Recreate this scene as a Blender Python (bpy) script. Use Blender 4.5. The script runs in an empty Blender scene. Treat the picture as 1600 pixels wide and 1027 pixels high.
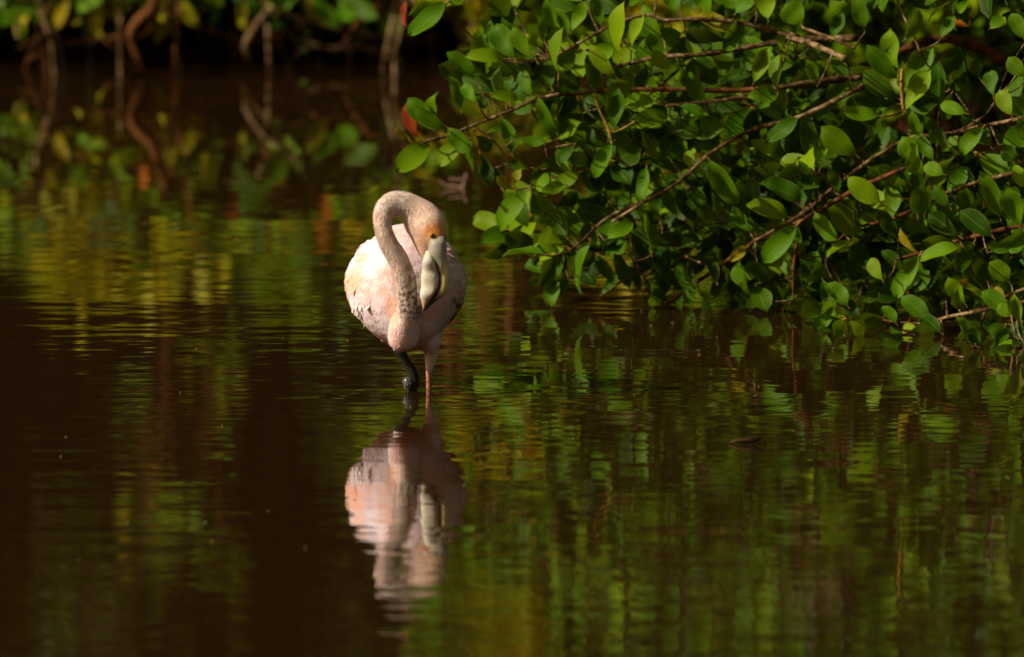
import bpy, bmesh, math, random
import numpy as np
from mathutils import Vector, Matrix
from mathutils.bvhtree import BVHTree
random.seed(7)
rng = np.random.default_rng(11)
scene = bpy.context.scene
COL = scene.collection

# ------------------------------------------------------------------ camera, world, sun, exposure
F = 16667.0                       # focal length in pixels of the 1600 px wide photograph
CAM = Vector((0.0, -25.0, 2.5))
PITCH = math.atan(2.5/25) - math.atan(96.5/F)
cd = bpy.data.cameras.new('camera')
cam = bpy.data.objects.new('camera', cd); COL.objects.link(cam)
cam.location = CAM; cam.rotation_euler = (math.pi/2 - PITCH, 0, 0)
cd.sensor_width = 36; cd.lens = 36*F/1600; cd.clip_start = .5; cd.clip_end = 600
cd.dof.use_dof = True; cd.dof.focus_distance = 25.6; cd.dof.aperture_fstop = 4.6
scene.camera = cam
SUN = Vector((-.78, -.27, .60)).normalized()
w = bpy.data.worlds.new('World'); scene.world = w; w.use_nodes = True
nt = w.node_tree; bg = nt.nodes['Background']; sky = nt.nodes.new('ShaderNodeTexSky')
sky.sky_type = 'NISHITA'; sky.sun_disc = False
sky.dust_density = 4; sky.ozone_density = .3; sky.sun_elevation = math.asin(SUN.z); sky.sun_rotation = math.atan2(SUN.x, SUN.y)
tint = nt.nodes.new('ShaderNodeMix'); tint.data_type = 'RGBA'; tint.blend_type = 'MULTIPLY'; tint.inputs[0].default_value = 1
tint.inputs[7].default_value = (1, .80, .48, 1)          # warm hazy air, as the whole picture is
nt.links.new(sky.outputs[0], tint.inputs[6]); nt.links.new(tint.outputs[2], bg.inputs[0]); bg.inputs[1].default_value = .095
sl = bpy.data.lights.new('sun', 'SUN'); sl.energy = 4.9; sl.angle = math.radians(.5); sl.color = (1, .925, .80)
so = bpy.data.objects.new('sun', sl); COL.objects.link(so)
so.rotation_euler = SUN.to_track_quat('Z', 'Y').to_euler(); so.location = (-10, -5, 12)
vs = scene.view_settings; vs.view_transform = 'Standard'; vs.look = 'None'; vs.gamma = 1; vs.exposure = .2
scene.render.engine = 'CYCLES'
scene.cycles.max_bounces = 8; scene.cycles.caustics_reflective = False; scene.cycles.caustics_refractive = False
scene.cycles.sample_clamp_indirect = 4

cf = Vector((0, math.cos(PITCH), -math.sin(PITCH))); cu = Vector((0, math.sin(PITCH), math.cos(PITCH)))
def P(px, py, Y):
    d = cf + Vector((1, 0, 0))*((px-800)/F) + cu*((513.5-py)/F)
    return CAM + d*((Y-CAM.y)/d.y)
def proj(p):
    v = Vector(p)-CAM; t = v.dot(cf)
    return 800+v.x/t*F, 513.5-v.dot(cu)/t*F
def mpp(Y): return (Y+25)/F        # metres per pixel
def Ywater(py):                   # depth at which the water shows at that row
    d = cf + cu*((513.5-py)/F); return CAM.y + d.y*(-CAM.z/d.z)

# ------------------------------------------------------------------ helpers
def tag(o, label=None, cat=None, group=None, kind=None):
    if label: o['label'] = label
    if cat: o['category'] = cat
    if group: o['group'] = group
    if kind: o['kind'] = kind
    return o
def empty(name, loc, label, cat, group=None):
    o = bpy.data.objects.new(name, None); COL.objects.link(o); o.location = loc
    o.empty_display_size = .1
    return tag(o, label, cat, group)
def place(name, me, parent=None):
    o = bpy.data.objects.new(name, me); COL.objects.link(o)
    if parent is not None:
        o.parent = parent
        inv = Matrix.Translation(parent.matrix_basis.translation).inverted() if parent.parent is None else \
              Matrix.Translation(parent.parent.matrix_basis.translation).inverted()
        if parent.parent is None: o.matrix_basis = inv
        else: o.matrix_basis = Matrix.Identity(4)   # sub-part: its part already sits in the thing's frame
    return o
def mesh(name, verts, faces, mat, smooth=True):
    me = bpy.data.meshes.new(name); me.from_pydata([tuple(v) for v in verts], [], faces)
    for m in (mat if isinstance(mat, (list, tuple)) else [mat]): me.materials.append(m)
    if smooth: me.polygons.foreach_set('use_smooth', [True]*len(me.polygons))
    me.update(); return me
def tube_geo(pts, rads, seg=7, V=None, Fc=None, rough=0.0):
    V = [] if V is None else V; Fc = [] if Fc is None else Fc
    pts = [Vector(p) for p in pts]; n = len(pts); o = len(V)
    ref = Vector((.13, .9, .2))
    for i, p in enumerate(pts):
        t = (pts[min(i+1, n-1)]-pts[max(i-1, 0)]).normalized()
        a = t.cross(ref)
        if a.length < .05: a = t.cross(Vector((1, 0, 0)))
        a.normalize(); b = t.cross(a)
        for k in range(seg):
            an = 2*math.pi*k/seg
            r = rads[i]*(1+rough*random.uniform(-1, 1))
            V.append(p + a*math.cos(an)*r + b*math.sin(an)*r)
    for i in range(n-1):
        for k in range(seg):
            k2 = (k+1) % seg
            Fc.append((o+i*seg+k, o+i*seg+k2, o+(i+1)*seg+k2, o+(i+1)*seg+k))
    Fc.append(tuple(o+k for k in range(seg))[::-1]); Fc.append(tuple(o+(n-1)*seg+k for k in range(seg)))
    return V, Fc
def smooth_path(ps, k=4):         # Catmull-Rom through tuples of any length
    ps = [np.array(p, float) for p in ps]; out = []
    for i in range(len(ps)-1):
        p0, p1, p2, p3 = ps[max(i-1, 0)], ps[i], ps[i+1], ps[min(i+2, len(ps)-1)]
        for j in range(k):
            t = j/k
            out.append(.5*((2*p1)+(-p0+p2)*t+(2*p0-5*p1+4*p2-p3)*t*t+(-p0+3*p1-3*p2+p3)*t**3))
    out.append(ps[-1]); return out

# ------------------------------------------------------------------ materials
def newmat(name):
    m = bpy.data.materials.new(name); m.use_nodes = True
    return m, m.node_tree.nodes, m.node_tree.links, m.node_tree.nodes['Principled BSDF']
def ramp(nodes, stops):
    r = nodes.new('ShaderNodeValToRGB'); el = r.color_ramp.elements
    while len(el) < len(stops): el.new(.5)
    for e, (p, c) in zip(el, stops): e.position = p; e.color = (*c, 1)
    return r
def noise(nodes, links, scale, detail=3, coord=None, out='Object', rough=.55):
    n = nodes.new('ShaderNodeTexNoise'); n.inputs['Scale'].default_value = scale
    n.inputs['Detail'].default_value = detail; n.inputs['Roughness'].default_value = rough
    if coord is None:
        tc = nodes.new('ShaderNodeTexCoord'); coord = tc.outputs[out]
    links.new(coord, n.inputs['Vector']); return n

def water_mat():
    m, N, L, b = newmat('tannin_water')
    b.inputs['Base Color'].default_value = (.020, .0088, .0022, 1)
    b.inputs['Roughness'].default_value = .05
    b.inputs['IOR'].default_value = 1.40
    tc = N.new('ShaderNodeTexCoord')
    def layer(sc, det, rot=0):
        mp = N.new('ShaderNodeMapping'); mp.inputs['Scale'].default_value = sc
        mp.inputs['Rotation'].default_value = (0, 0, rot)
        L.new(tc.outputs['Object'], mp.inputs[0])
        n = N.new('ShaderNodeTexNoise'); n.inputs['Scale'].default_value = 1; n.inputs['Detail'].default_value = det
        L.new(mp.outputs[0], n.inputs['Vector']); return n
    def mth(op, a, bb):
        x = N.new('ShaderNodeMath'); x.operation = op
        for i, v in enumerate((a, bb)):
            if isinstance(v, (int, float)): x.inputs[i].default_value = v
            else: L.new(v, x.inputs[i])
        return x.outputs[0]
    fine = layer((6.5, 11, 1), 1.6, .05)
    mid = layer((2.0, 4.2, 1), 1, -.08)
    big = layer((.5, 1.1, 1), 0, .1)
    patch = layer((.35, .9, 1), 1)
    mr = N.new('ShaderNodeMapRange'); mr.inputs['From Min'].default_value = .35; mr.inputs['From Max'].default_value = .65
    mr.inputs['To Min'].default_value = .45; mr.inputs['To Max'].default_value = 1.25
    L.new(patch.outputs[0], mr.inputs['Value'])
    f = mth('MULTIPLY', fine.outputs[0], 9.0e-4); f = mth('MULTIPLY', f, mr.outputs[0])
    g = mth('MULTIPLY', mid.outputs[0], 1.4e-3)
    h = mth('MULTIPLY', big.outputs[0], 2.2e-3)
    s = mth('ADD', mth('ADD', f, g), h)
    sp = N.new('ShaderNodeSeparateXYZ'); L.new(tc.outputs['Object'], sp.inputs[0])   # sheltered, calmer water by the far bank
    wob = mth('ADD', sp.outputs[1], mth('MULTIPLY', patch.outputs[0], 2.5))
    cm = N.new('ShaderNodeMapRange'); cm.interpolation_type = 'SMOOTHSTEP'; cm.inputs['From Min'].default_value = 4.6; cm.inputs['From Max'].default_value = 8.6
    cm.inputs['To Min'].default_value = 1; cm.inputs['To Max'].default_value = .16; L.new(wob, cm.inputs['Value'])
    s = mth('MULTIPLY', s, cm.outputs[0]); L.new(mth('MULTIPLY', cm.outputs[0], .022), b.inputs['Roughness'])
    bp = N.new('ShaderNodeBump'); bp.inputs['Strength'].default_value = 1; bp.inputs['Distance'].default_value = 1
    L.new(s, bp.inputs['Height']); L.new(bp.outputs[0], b.inputs['Normal'])
    return m
def mud_mat():
    m, N, L, b = newmat('dark_mud')
    n = noise(N, L, 6, 6); r = ramp(N, [(.3, (.008, .0045, .0015)), (.6, (.02, .011, .003)), (.8, (.04, .021, .006))])
    L.new(n.outputs[0], r.inputs[0]); L.new(r.outputs[0], b.inputs['Base Color']); b.inputs['Roughness'].default_value = .95; b.inputs['Specular IOR Level'].default_value = .05
    bp = N.new('ShaderNodeBump'); bp.inputs['Strength'].default_value = .6; bp.inputs['Distance'].default_value = .05
    L.new(n.outputs[0], bp.inputs['Height']); L.new(bp.outputs[0], b.inputs['Normal']); return m
def bark_mat(name, c0, c1, c2, sc=60):
    m, N, L, b = newmat(name)
    n = noise(N, L, sc, 5); n2 = noise(N, L, sc*.15, 2)
    mx = N.new('ShaderNodeMath'); mx.operation = 'ADD'; mx.inputs[1].default_value = 0
    L.new(n.outputs[0], mx.inputs[0])
    mul = N.new('ShaderNodeMath'); mul.operation = 'MULTIPLY_ADD'; mul.inputs[1].default_value = .8; mul.inputs[2].default_value = -.4
    L.new(n2.outputs[0], mul.inputs[0]); L.new(mul.outputs[0], mx.inputs[1])
    r = ramp(N, [(.3, c0), (.5, c1), (.72, c2)]); L.new(mx.outputs[0], r.inputs[0])
    L.new(r.outputs[0], b.inputs['Base Color']); b.inputs['Roughness'].default_value = .9; b.inputs['Specular IOR Level'].default_value = .08
    bp = N.new('ShaderNodeBump'); bp.inputs['Strength'].default_value = .5; bp.inputs['Distance'].default_value = .004
    L.new(n.outputs[0], bp.inputs['Height']); L.new(bp.outputs[0], b.inputs['Normal']); return m
def leaf_mat(name, stops, trans=.35, tcol=(.16, .22, .004), rough=.48, spec=.09, blot=.5):
    m, N, L, b = newmat(name)
    geo = N.new('ShaderNodeNewGeometry'); oi = N.new('ShaderNodeObjectInfo')
    ad = N.new('ShaderNodeMath'); ad.operation = 'ADD'; L.new(geo.outputs['Random Per Island'], ad.inputs[0]); L.new(oi.outputs['Random'], ad.inputs[1])
    fr = N.new('ShaderNodeMath'); fr.operation = 'FRACT'; L.new(ad.outputs[0], fr.inputs[0])
    r = ramp(N, stops); L.new(fr.outputs[0], r.inputs[0])
    uv = N.new('ShaderNodeTexCoord'); sep = N.new('ShaderNodeSeparateXYZ'); L.new(uv.outputs['UV'], sep.inputs[0])
    # midrib and rim: |u-.5|
    s = N.new('ShaderNodeMath'); s.operation = 'SUBTRACT'; s.inputs[1].default_value = .5; L.new(sep.outputs[0], s.inputs[0])
    a = N.new('ShaderNodeMath'); a.operation = 'ABSOLUTE'; L.new(s.outputs[0], a.inputs[0])
    rr = ramp(N, [(0, (1.0,)*3), (.045, (.0,)*3), (.43, (.0,)*3), (.5, (.75,)*3)]); L.new(a.outputs[0], rr.inputs[0])
    nz = noise(N, L, 45, 3); rb = ramp(N, [(.35, (.72, .78, .7)), (.65, (1.15, 1.12, 1.0))]); L.new(nz.outputs[0], rb.inputs[0])
    mu = N.new('ShaderNodeMix'); mu.data_type = 'RGBA'; mu.blend_type = 'MULTIPLY'; mu.inputs[0].default_value = blot
    L.new(r.outputs[0], mu.inputs[6]); L.new(rb.outputs[0], mu.inputs[7])
    mi = N.new('ShaderNodeMix'); mi.data_type = 'RGBA'; L.new(rr.outputs[0], mi.inputs[0])
    L.new(mu.outputs[2], mi.inputs[6])
    li = N.new('ShaderNodeMix'); li.data_type = 'RGBA'; li.inputs[0].default_value = .35
    L.new(mu.outputs[2], li.inputs[6]); li.inputs[7].default_value = (.22, .26, .03, 1)
    L.new(li.outputs[2], mi.inputs[7])
    ns = noise(N, L, 26, 4, rough=.7); rs = ramp(N, [(.60, (0, 0, 0)), (.70, (.75,)*3)]); L.new(ns.outputs[0], rs.inputs[0])
    md_ = N.new('ShaderNodeMix'); md_.data_type = 'RGBA'; L.new(rs.outputs[0], md_.inputs[0])      # brown blemishes
    L.new(mi.outputs[2], md_.inputs[6]); md_.inputs[7].default_value = (.10, .075, .008, 1); mi = md_
    L.new(mi.outputs[2], b.inputs['Base Color'])
    b.inputs['Roughness'].default_value = rough; b.inputs['Specular IOR Level'].default_value = spec
    bp = N.new('ShaderNodeBump'); bp.inputs['Strength'].default_value = .25; bp.inputs['Distance'].default_value = .003
    L.new(nz.outputs[0], bp.inputs['Height']); L.new(bp.outputs[0], b.inputs['Normal'])
    tr = N.new('ShaderNodeBsdfTranslucent')
    tm = N.new('ShaderNodeMix'); tm.data_type = 'RGBA'; tm.inputs[0].default_value = .55
    L.new(mi.outputs[2], tm.inputs[6]); tm.inputs[7].default_value = (*tcol, 1); L.new(tm.outputs[2], tr.inputs[0])
    ms = N.new('ShaderNodeMixShader'); ms.inputs[0].default_value = trans
    L.new(b.outputs[0], ms.inputs[1]); L.new(tr.outputs[0], ms.inputs[2])
    L.new(ms.outputs[0], N['Material Output'].inputs['Surface']); return m
def attr_mat(name, rough=.75, spec=.2, bump=0, sss=0):
    m, N, L, b = newmat(name)
    at = N.new('ShaderNodeAttribute'); at.attribute_name = 'tint'
    nz = noise(N, L, 220, 3); rb = ramp(N, [(.3, (.95,)*3), (.7, (1.03,)*3)]); L.new(nz.outputs[0], rb.inputs[0])
    mu = N.new('ShaderNodeMix'); mu.data_type = 'RGBA'; mu.blend_type = 'MULTIPLY'; mu.inputs[0].default_value = .8
    L.new(at.outputs['Color'], mu.inputs[6]); L.new(rb.outputs[0], mu.inputs[7]); L.new(mu.outputs[2], b.inputs['Base Color'])
    b.inputs['Roughness'].default_value = rough; b.inputs['Specular IOR Level'].default_value = spec
    if bump:
        bp = N.new('ShaderNodeBump'); bp.inputs['Strength'].default_value = bump; bp.inputs['Distance'].default_value = .003
        L.new(nz.outputs[0], bp.inputs['Height']); L.new(bp.outputs[0], b.inputs['Normal'])
    return m
def plain(name, c, rough=.5, spec=.5):
    m, N, L, b = newmat(name); nz = noise(N, L, 80, 3)
    r = ramp(N, [(.3, tuple(x*.75 for x in c)), (.7, tuple(min(1, x*1.15) for x in c))]); L.new(nz.outputs[0], r.inputs[0])
    L.new(r.outputs[0], b.inputs['Base Color']); b.inputs['Roughness'].default_value = rough
    b.inputs['Specular IOR Level'].default_value = spec; return m

M_water = water_mat(); M_mud = mud_mat()
M_bark = bark_mat('root_bark', (.02, .008, .002), (.075, .027, .007), (.17, .065, .018), 25)
M_barkd = bark_mat('shaded_bark', (.006, .003, .0015), (.014, .0065, .002), (.03, .014, .005), 25)  # copy of the root bark with shade put into its colour
M_twig = bark_mat('twig_bark', (.022, .011, .003), (.075, .042, .014), (.26, .18, .09), 60)
M_twigy = bark_mat('young_twig', (.12, .08, .012), (.26, .17, .02), (.36, .25, .05), 60)
M_leaf = leaf_mat('mangrove_leaf', [(0, (.028, .090, .001)), (.35, (.055, .145, .001)), (.7, (.085, .18, .001)), (1, (.15, .23, .001))])
M_leafd = leaf_mat('shaded_leaf', [(0, (.012, .042, .001)), (.5, (.024, .068, .001)), (1, (.045, .10, .001))], trans=.22)  # leaf green darkened in its colour to stand for shade
M_leafb = leaf_mat('bright_leaf', [(0, (.070, .19, .001)), (.5, (.12, .25, .001)), (1, (.20, .31, .001))], trans=.42)  # brighter, yellower tone of the leaf green
M_leafy = leaf_mat('yellow_leaf', [(0, (.16, .20, .006)), (.6, (.26, .24, .008)), (1, (.33, .24, .01))], trans=.45, tcol=(.3, .26, .004))
M_leafr = leaf_mat('red_leaf', [(0, (.20, .022, .004)), (1, (.26, .045, .005))], trans=.35, tcol=(.3, .05, .003))
M_back = leaf_mat('bank_leaf', [(0, (.04, .11, .002)), (.4, (.09, .20, .002)), (.75, (.19, .27, .002)), (.97, (.30, .29, .003)), (1, (.40, .10, .008))], trans=.4, spec=.15)
M_backy = leaf_mat('bank_leaf_yellow', [(0, (.20, .26, .002)), (.5, (.42, .37, .004)), (.96, (.55, .44, .005)), (1, (.5, .12, .01))], trans=.5, tcol=(.34, .30, .004), spec=.15)
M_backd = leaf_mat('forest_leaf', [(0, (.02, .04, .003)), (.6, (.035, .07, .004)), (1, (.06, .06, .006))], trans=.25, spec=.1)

# ------------------------------------------------------------------ setting
def grid_mesh(name, xs, ys, zf, mat):
    V = [(x, y, zf(x, y)) for y in ys for x in xs]; nx = len(xs)
    Fc = [(j*nx+i, j*nx+i+1, (j+1)*nx+i+1, (j+1)*nx+i) for j in range(len(ys)-1) for i in range(nx-1)]
    return mesh(name, V, Fc, mat)
o = place('water', mesh('water', [(-150, -90, 0), (150, -90, 0), (150, 60, 0), (-150, 60, 0)], [(0, 1, 2, 3)], M_water, False))
tag(o, 'calm tannin brown water with fine ripples mirroring the green thicket', kind='structure')
def bank_z(x, y):
    e = 11.5 + .35*math.sin(x*1.3+.5) + .25*math.sin(x*3.1+1) + .12*math.sin(x*7.7)
    t = y-e
    z = -.5 + .5/(1+math.exp(-t*3.5)) + max(0, t)*.10 + .05*math.sin(x*5+y*3)*math.sin(y*4-x)
    return z + .22*(1/(1+math.exp(-(t-.4)*4))) + 7*(1/(1+math.exp(-(y-24)*.55))) - .0002  # the high rise at the back is added to hide the sky
xs = list(np.concatenate([np.linspace(-150, -9, 14), np.linspace(-8, 8, 120), np.linspace(9, 150, 14)]))
ys = list(np.concatenate([[-90, -40, 0, 5, 9], np.linspace(10, 18, 60), np.linspace(19, 60, 14)]))
o = place('mud_bank', grid_mesh('mud_bank', xs, ys, bank_z, M_mud))
tag(o, 'dark brown mud bank under the mangroves, rising to an added slope hiding the sky', kind='structure')

# ------------------------------------------------------------------ leaves
def leaf_template(st, wr, fold, curl, wavy=0.0, tipw=.0, peak=.55):
    """unit leaf from (0,0,0) to (0,1,0), normal +z; returns verts, faces, uvs"""
    V = []; UV = []
    for i in range(st+1):
        t = i/st
        if t < peak: wd = math.sin(t/peak*math.pi/2)**.75
        else: wd = max(0, math.cos((t-peak)/(1-peak)*math.pi/2))**.5
        wd *= wr*.5
        z = -curl*(t-.3)**2 + wavy*math.sin(t*9)*.02
        for s in (-1, 0, 1):
            V.append((s*wd, t, z + (abs(s)*wd*fold) + (s*wavy*math.sin(t*7)*.05)))
            UV.append((.5+s*.5, t))
    Fc = []
    for i in range(st):
        a = i*3
        Fc += [(a, a+1, a+4, a+3), (a+1, a+2, a+5, a+4)]
    return np.array(V), Fc, np.array(UV)
def set_uv(me, UV):
    lay = me.uv_layers.new(name='UVMap'); idx = np.empty(len(me.loops), dtype=np.int32); me.loops.foreach_get('vertex_index', idx)
    lay.data.foreach_set('uv', UV[idx].astype(np.float32).ravel())
LEAFM = {}
VAR = [(.46, .50, .30, .8, .58), (.40, .70, .16, 1.4, .64), (.50, .38, .45, .8, .55), (.44, .85, .34, 1.8, .60), (.42, .45, -.22, 1.2, .55)]
def leaf_mesh(var, mat):
    k = (var, mat.name)
    if k not in LEAFM:
        wr, fo, cu_, wv, pk = VAR[var]
        V, Fc, UV = leaf_template(8, wr, fo, cu_, wv, peak=pk)
        V = V.tolist(); UV = UV.tolist()
        # petiole
        n0 = len(V)
        for (y, r) in ((-.13, .010), (0.03, .012)):
            for q in range(3):
                V.append((math.cos(q*2.094)*r, y, math.sin(q*2.094)*r - (.012 if y > 0 else 0))); UV.append((.5, 0))
        Fc += [(n0+q, n0+(q+1) % 3, n0+3+(q+1) % 3, n0+3+q) for q in range(3)]
        me = mesh('leaf', V, Fc, [mat, M_twigy]); set_uv(me, np.array(UV))
        for p in list(me.polygons)[-3:]: p.material_index = 1
        LEAFM[k] = me
    return LEAFM[k]
def leaf_matrix(base, d, nrm, L, W):
    d = Vector(d).normalized(); s = d.cross(nrm)
    if s.length < 1e-4: s = d.cross(Vector((0, 0, 1)))
    s.normalize(); n = s.cross(d)
    return Matrix.Translation(base) @ Matrix(((s.x*W, d.x*L, n.x*L, 0), (s.y*W, d.y*L, n.y*L, 0), (s.z*W, d.z*L, n.z*L, 0), (0, 0, 0, 1)))
def stuff_leaves(name, parent, B, D, Nn, Ls, mat, wr=.45, st=4, kind='stuff'):
    """B,D,Nn (n,3) arrays, Ls (n,) - one joined mesh of real leaves"""
    T, Fc, UV = leaf_template(st, wr, .25, .25, .6)
    D = D/np.linalg.norm(D, axis=1, keepdims=True)
    S = np.cross(D, Nn); S /= np.linalg.norm(S, axis=1, keepdims=True)+1e-9
    Nn = np.cross(S, D)
    V = B[:, None, :] + Ls[:, None, None]*(T[None, :, 0:1]*S[:, None, :]+T[None, :, 1:2]*D[:, None, :]+T[None, :, 2:3]*Nn[:, None, :])
    n, k = V.shape[:2]; Fa = np.array(Fc); q = len(Fa)
    loops = (Fa[None]+np.arange(n)[:, None, None]*k).reshape(-1)
    me = bpy.data.meshes.new(name); me.vertices.add(n*k); me.vertices.foreach_set('co', V.reshape(-1).astype(np.float32))
    me.loops.add(n*q*4); me.loops.foreach_set('vertex_index', loops.astype(np.int32))
    me.polygons.add(n*q); me.polygons.foreach_set('loop_start', np.arange(0, n*q*4, 4, dtype=np.int32))
    me.polygons.foreach_set('use_smooth', np.ones(n*q, dtype=bool))
    me.materials.append(mat); me.update(calc_edges=True); me.validate()
    set_uv(me, np.tile(UV, (n, 1)))
    o = place(name, me, parent)
    if kind: o['kind'] = kind
    return o
def clump_arrays(centers, radii, n, size, flat=.7):
    """leaves spread through clumps, in rosettes"""
    c = np.array(centers, float); r = np.array(radii, float)
    pr = r**2; pr /= pr.sum()
    nr = max(1, n//5)
    idx = rng.choice(len(c), nr, p=pr)
    u = rng.normal(size=(nr, 3)); u /= np.linalg.norm(u, axis=1, keepdims=True)
    rad = rng.random(nr)**.45
    ro = c[idx] + u*(rad*r[idx])[:, None]*np.array([1, 1, flat])
    ax = u*.6 + rng.normal(size=(nr, 3))*.4 + np.array([-.1, -.1, .45]); ax /= np.linalg.norm(ax, axis=1, keepdims=True)
    B = np.repeat(ro, 5, 0); A = np.repeat(ax, 5, 0)
    D = A*.8 + rng.normal(size=B.shape)*.75
    B = B + rng.normal(size=B.shape)*.012
    Nn = np.array([SUN.x, SUN.y, SUN.z])*.35 + np.array([0, 0, .6]) + rng.normal(size=B.shape)*.65
    Ls = size*rng.uniform(.6, 1.25, len(B))
    ok = B[:, 2] > .06
    return B[ok], D[ok], Nn[ok], Ls[ok]

# ------------------------------------------------------------------ far bank: mangroves with prop roots
def prop_root(V, Fc, x, y, z0, x1, y1, r):
    p = []
    for i in range(9):
        t = i/8
        p.append((x+(x1-x)*t + random.uniform(-.02, .02), y+(y1-y)*t+random.uniform(-.02, .02), z0*(1-t**2.2)-.25*t**6+random.uniform(-.015, .015)))
    tube_geo(p, [r*(1-.35*i/8) for i in range(9)], 7, V, Fc, .08)
def bank_tree(label, x, y, crown, nleaf, size, mat, h=1.4, r=.05, roots=5, group='mangroves along the far bank'):
    t = empty('mangrove_tree', (x, y, max(0, bank_z(x, y))), label, 'tree', group)
    V, Fc = [], []
    c0 = np.array([c[:3] for c in crown]); top = (c0.mean(0)[0], c0.mean(0)[1], max(h, c0[:, 2].mean()))
    pts = [(x, y, bank_z(x, y)-.15), (x+random.uniform(-.08, .08), y, h*.35), ((x+top[0])/2+random.uniform(-.1, .1), (y+top[1])/2, h*.75), top]
    sp = smooth_path(pts, 5); tube_geo([Vector(q) for q in sp], [r*(1.15-.7*i/len(sp)) for i in range(len(sp))], 9, V, Fc, .06)
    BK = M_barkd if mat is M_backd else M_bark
    place('trunk', mesh('trunk', V, Fc, BK), t)
    V, Fc = [], []
    for c in crown:
        s = sp[random.randrange(len(sp)//3, len(sp)-1)]
        mid = (np.array(s)+np.array(c[:3]))/2+np.array([random.uniform(-.15, .15), 0, random.uniform(0, .15)])
        q = smooth_path([s, mid, c[:3]], 5)
        tube_geo([Vector(a) for a in q], [max(.006, r*.4*(1-.75*i/len(q))) for i in range(len(q))], 6, V, Fc, .06)
    if V: place('limb', mesh('limb', V, Fc, BK), t)
    for i in range(roots):
        V, Fc = [], []; a = random.uniform(math.pi*.9, math.pi*2.1); dd = random.uniform(.35, .9)
        prop_root(V, Fc, x, y, random.uniform(.3, .75), x+math.cos(a)*dd, y+math.sin(a)*dd*.9, r*random.uniform(.22, .42))
        place('prop_root', mesh('prop_root', V, Fc, BK), t)
    B, D, Nn, Ls = clump_arrays([c[:3] for c in crown], [c[3] for c in crown], nleaf, size)
    stuff_leaves('crown', t, B, D, Nn, Ls, mat, st=2 if mat is M_backd else 3)
    return t
def XB(px, Y=11.5): return (px-800)*mpp(Y)
def blobs(x0, x1, y0, y1, z0, z1, n, r0, r1):
    return [(random.uniform(x0, x1), random.uniform(y0, y1), random.uniform(z0, z1), random.uniform(r0, r1)) for _ in range(n)]

# low sunlit skirts at the water's edge on the left
skirts = [(-120, .45, 12, M_back), (45, .5, 11, M_back), (205, .52, 40, M_backy), (330, .42, 11, M_back), (440, .5, 13, M_back), (560, .62, 15, M_back), (660, .5, 12, M_backy)]
slabels = ['low green mangrove at the far left edge of the far bank', 'dark green mangrove skirt with a lit leaf, second from left on the far bank',
  'yellow mangrove whose bright mirror image lies left of the flamingo', 'small green mangrove beside the forked brown roots on the far bank',
  'yellow green mangrove over the orange lit root on the far bank', 'tall green mangrove directly behind the flamingo on the far bank',
  'olive mangrove on the far bank behind the two red leaves']
for (px, hh, n, mt), lb in zip(skirts, slabels):
    x = XB(px)
    bank_tree(lb, x, 11.9, blobs(x-.24, x+.24, 11.0, 11.7, .20, hh+.22, int(n*1.4), .07, .17), n*42, .125, mt, h=.45, r=.03, roots=4)
for px, lb in ((232, 'slim tall mangrove sapling whose faint green mirror image falls at the far left'), (348, 'slim mangrove sapling whose dim green mirror streak falls left of the flamingo')):
    x = XB(px); bank_tree(lb, x, 12.0, blobs(x-.09, x+.09, 11.2, 11.6, .9, 1.7, 7, .05, .09), 60, .10, M_back, h=1.6, r=.02, roots=2)
for i, px in enumerate((-330, -540, -760, -990, 2120, 2360)):
    x = XB(px); bank_tree('bushy mangrove of the far bank beyond the picture edge', x, 12.0, blobs(x-.4, x+.4, 11.0, 11.9, .2, 1.5, 22, .12, .24), 1500, .12, M_back, h=.8, r=.04, roots=4)
# green wall on the right, up to well above the frame
rights = [(790, M_back), (930, M_backy), (1080, M_back), (1240, M_back), (1400, M_back), (1560, M_back), (1720, M_back), (1900, M_back)]
rl = ['slender green mangrove left of the others on the right far bank', 'yellowish mangrove behind the left boughs of the near shrub',
  'green mangrove behind the middle of the near shrub', 'bright blurred mangrove above the tan cut branch',
  'yellow green blurred mangrove behind the upright leaf fan at the top right', 'leafy blurred mangrove filling the top right corner',
  'green mangrove just past the right edge', 'green mangrove well past the right edge']
for (px, mt), lb in zip(rights, rl):
    x = XB(px, 10)
    y0 = 10.5 if px < 1150 else 8.0
    cr = blobs(x-.3, x+.3, y0, y0+1.3, .3, 2.9, 34 if px > 1150 else 24, .14, .30)
    cr = cr + blobs(x-.3, x+.3, y0-.3, y0+.4, .12, .55, 18 if px > 1150 else 6, .10, .2)
    bank_tree(lb, x, y0+1.6, cr, 7800 if px > 1150 else 3800, .11, mt, h=1.8, r=.045, roots=4)
# unseen canopy roof, added to shade the bank and block the sky, deep forest behind
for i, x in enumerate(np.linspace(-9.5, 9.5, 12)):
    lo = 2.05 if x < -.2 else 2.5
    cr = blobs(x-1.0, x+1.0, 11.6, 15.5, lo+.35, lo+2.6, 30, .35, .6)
    bank_tree('tall dark mangrove of the unseen canopy, added to shade the bank', float(x), 13.4+.5*math.sin(i*2.1), cr, 5000, .15, M_backd, h=2.6, r=.09, roots=6, group='unseen tall mangroves added to shade the bank')
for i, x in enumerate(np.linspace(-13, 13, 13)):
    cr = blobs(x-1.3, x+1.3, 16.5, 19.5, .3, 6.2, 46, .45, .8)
    bank_tree('dark mangrove deep in the forest behind the bank', float(x), 17.5+.8*math.sin(i*1.7), cr, 4200, .22, M_backd, h=3, r=.11, roots=3, group='mangroves deep in the forest')

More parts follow.
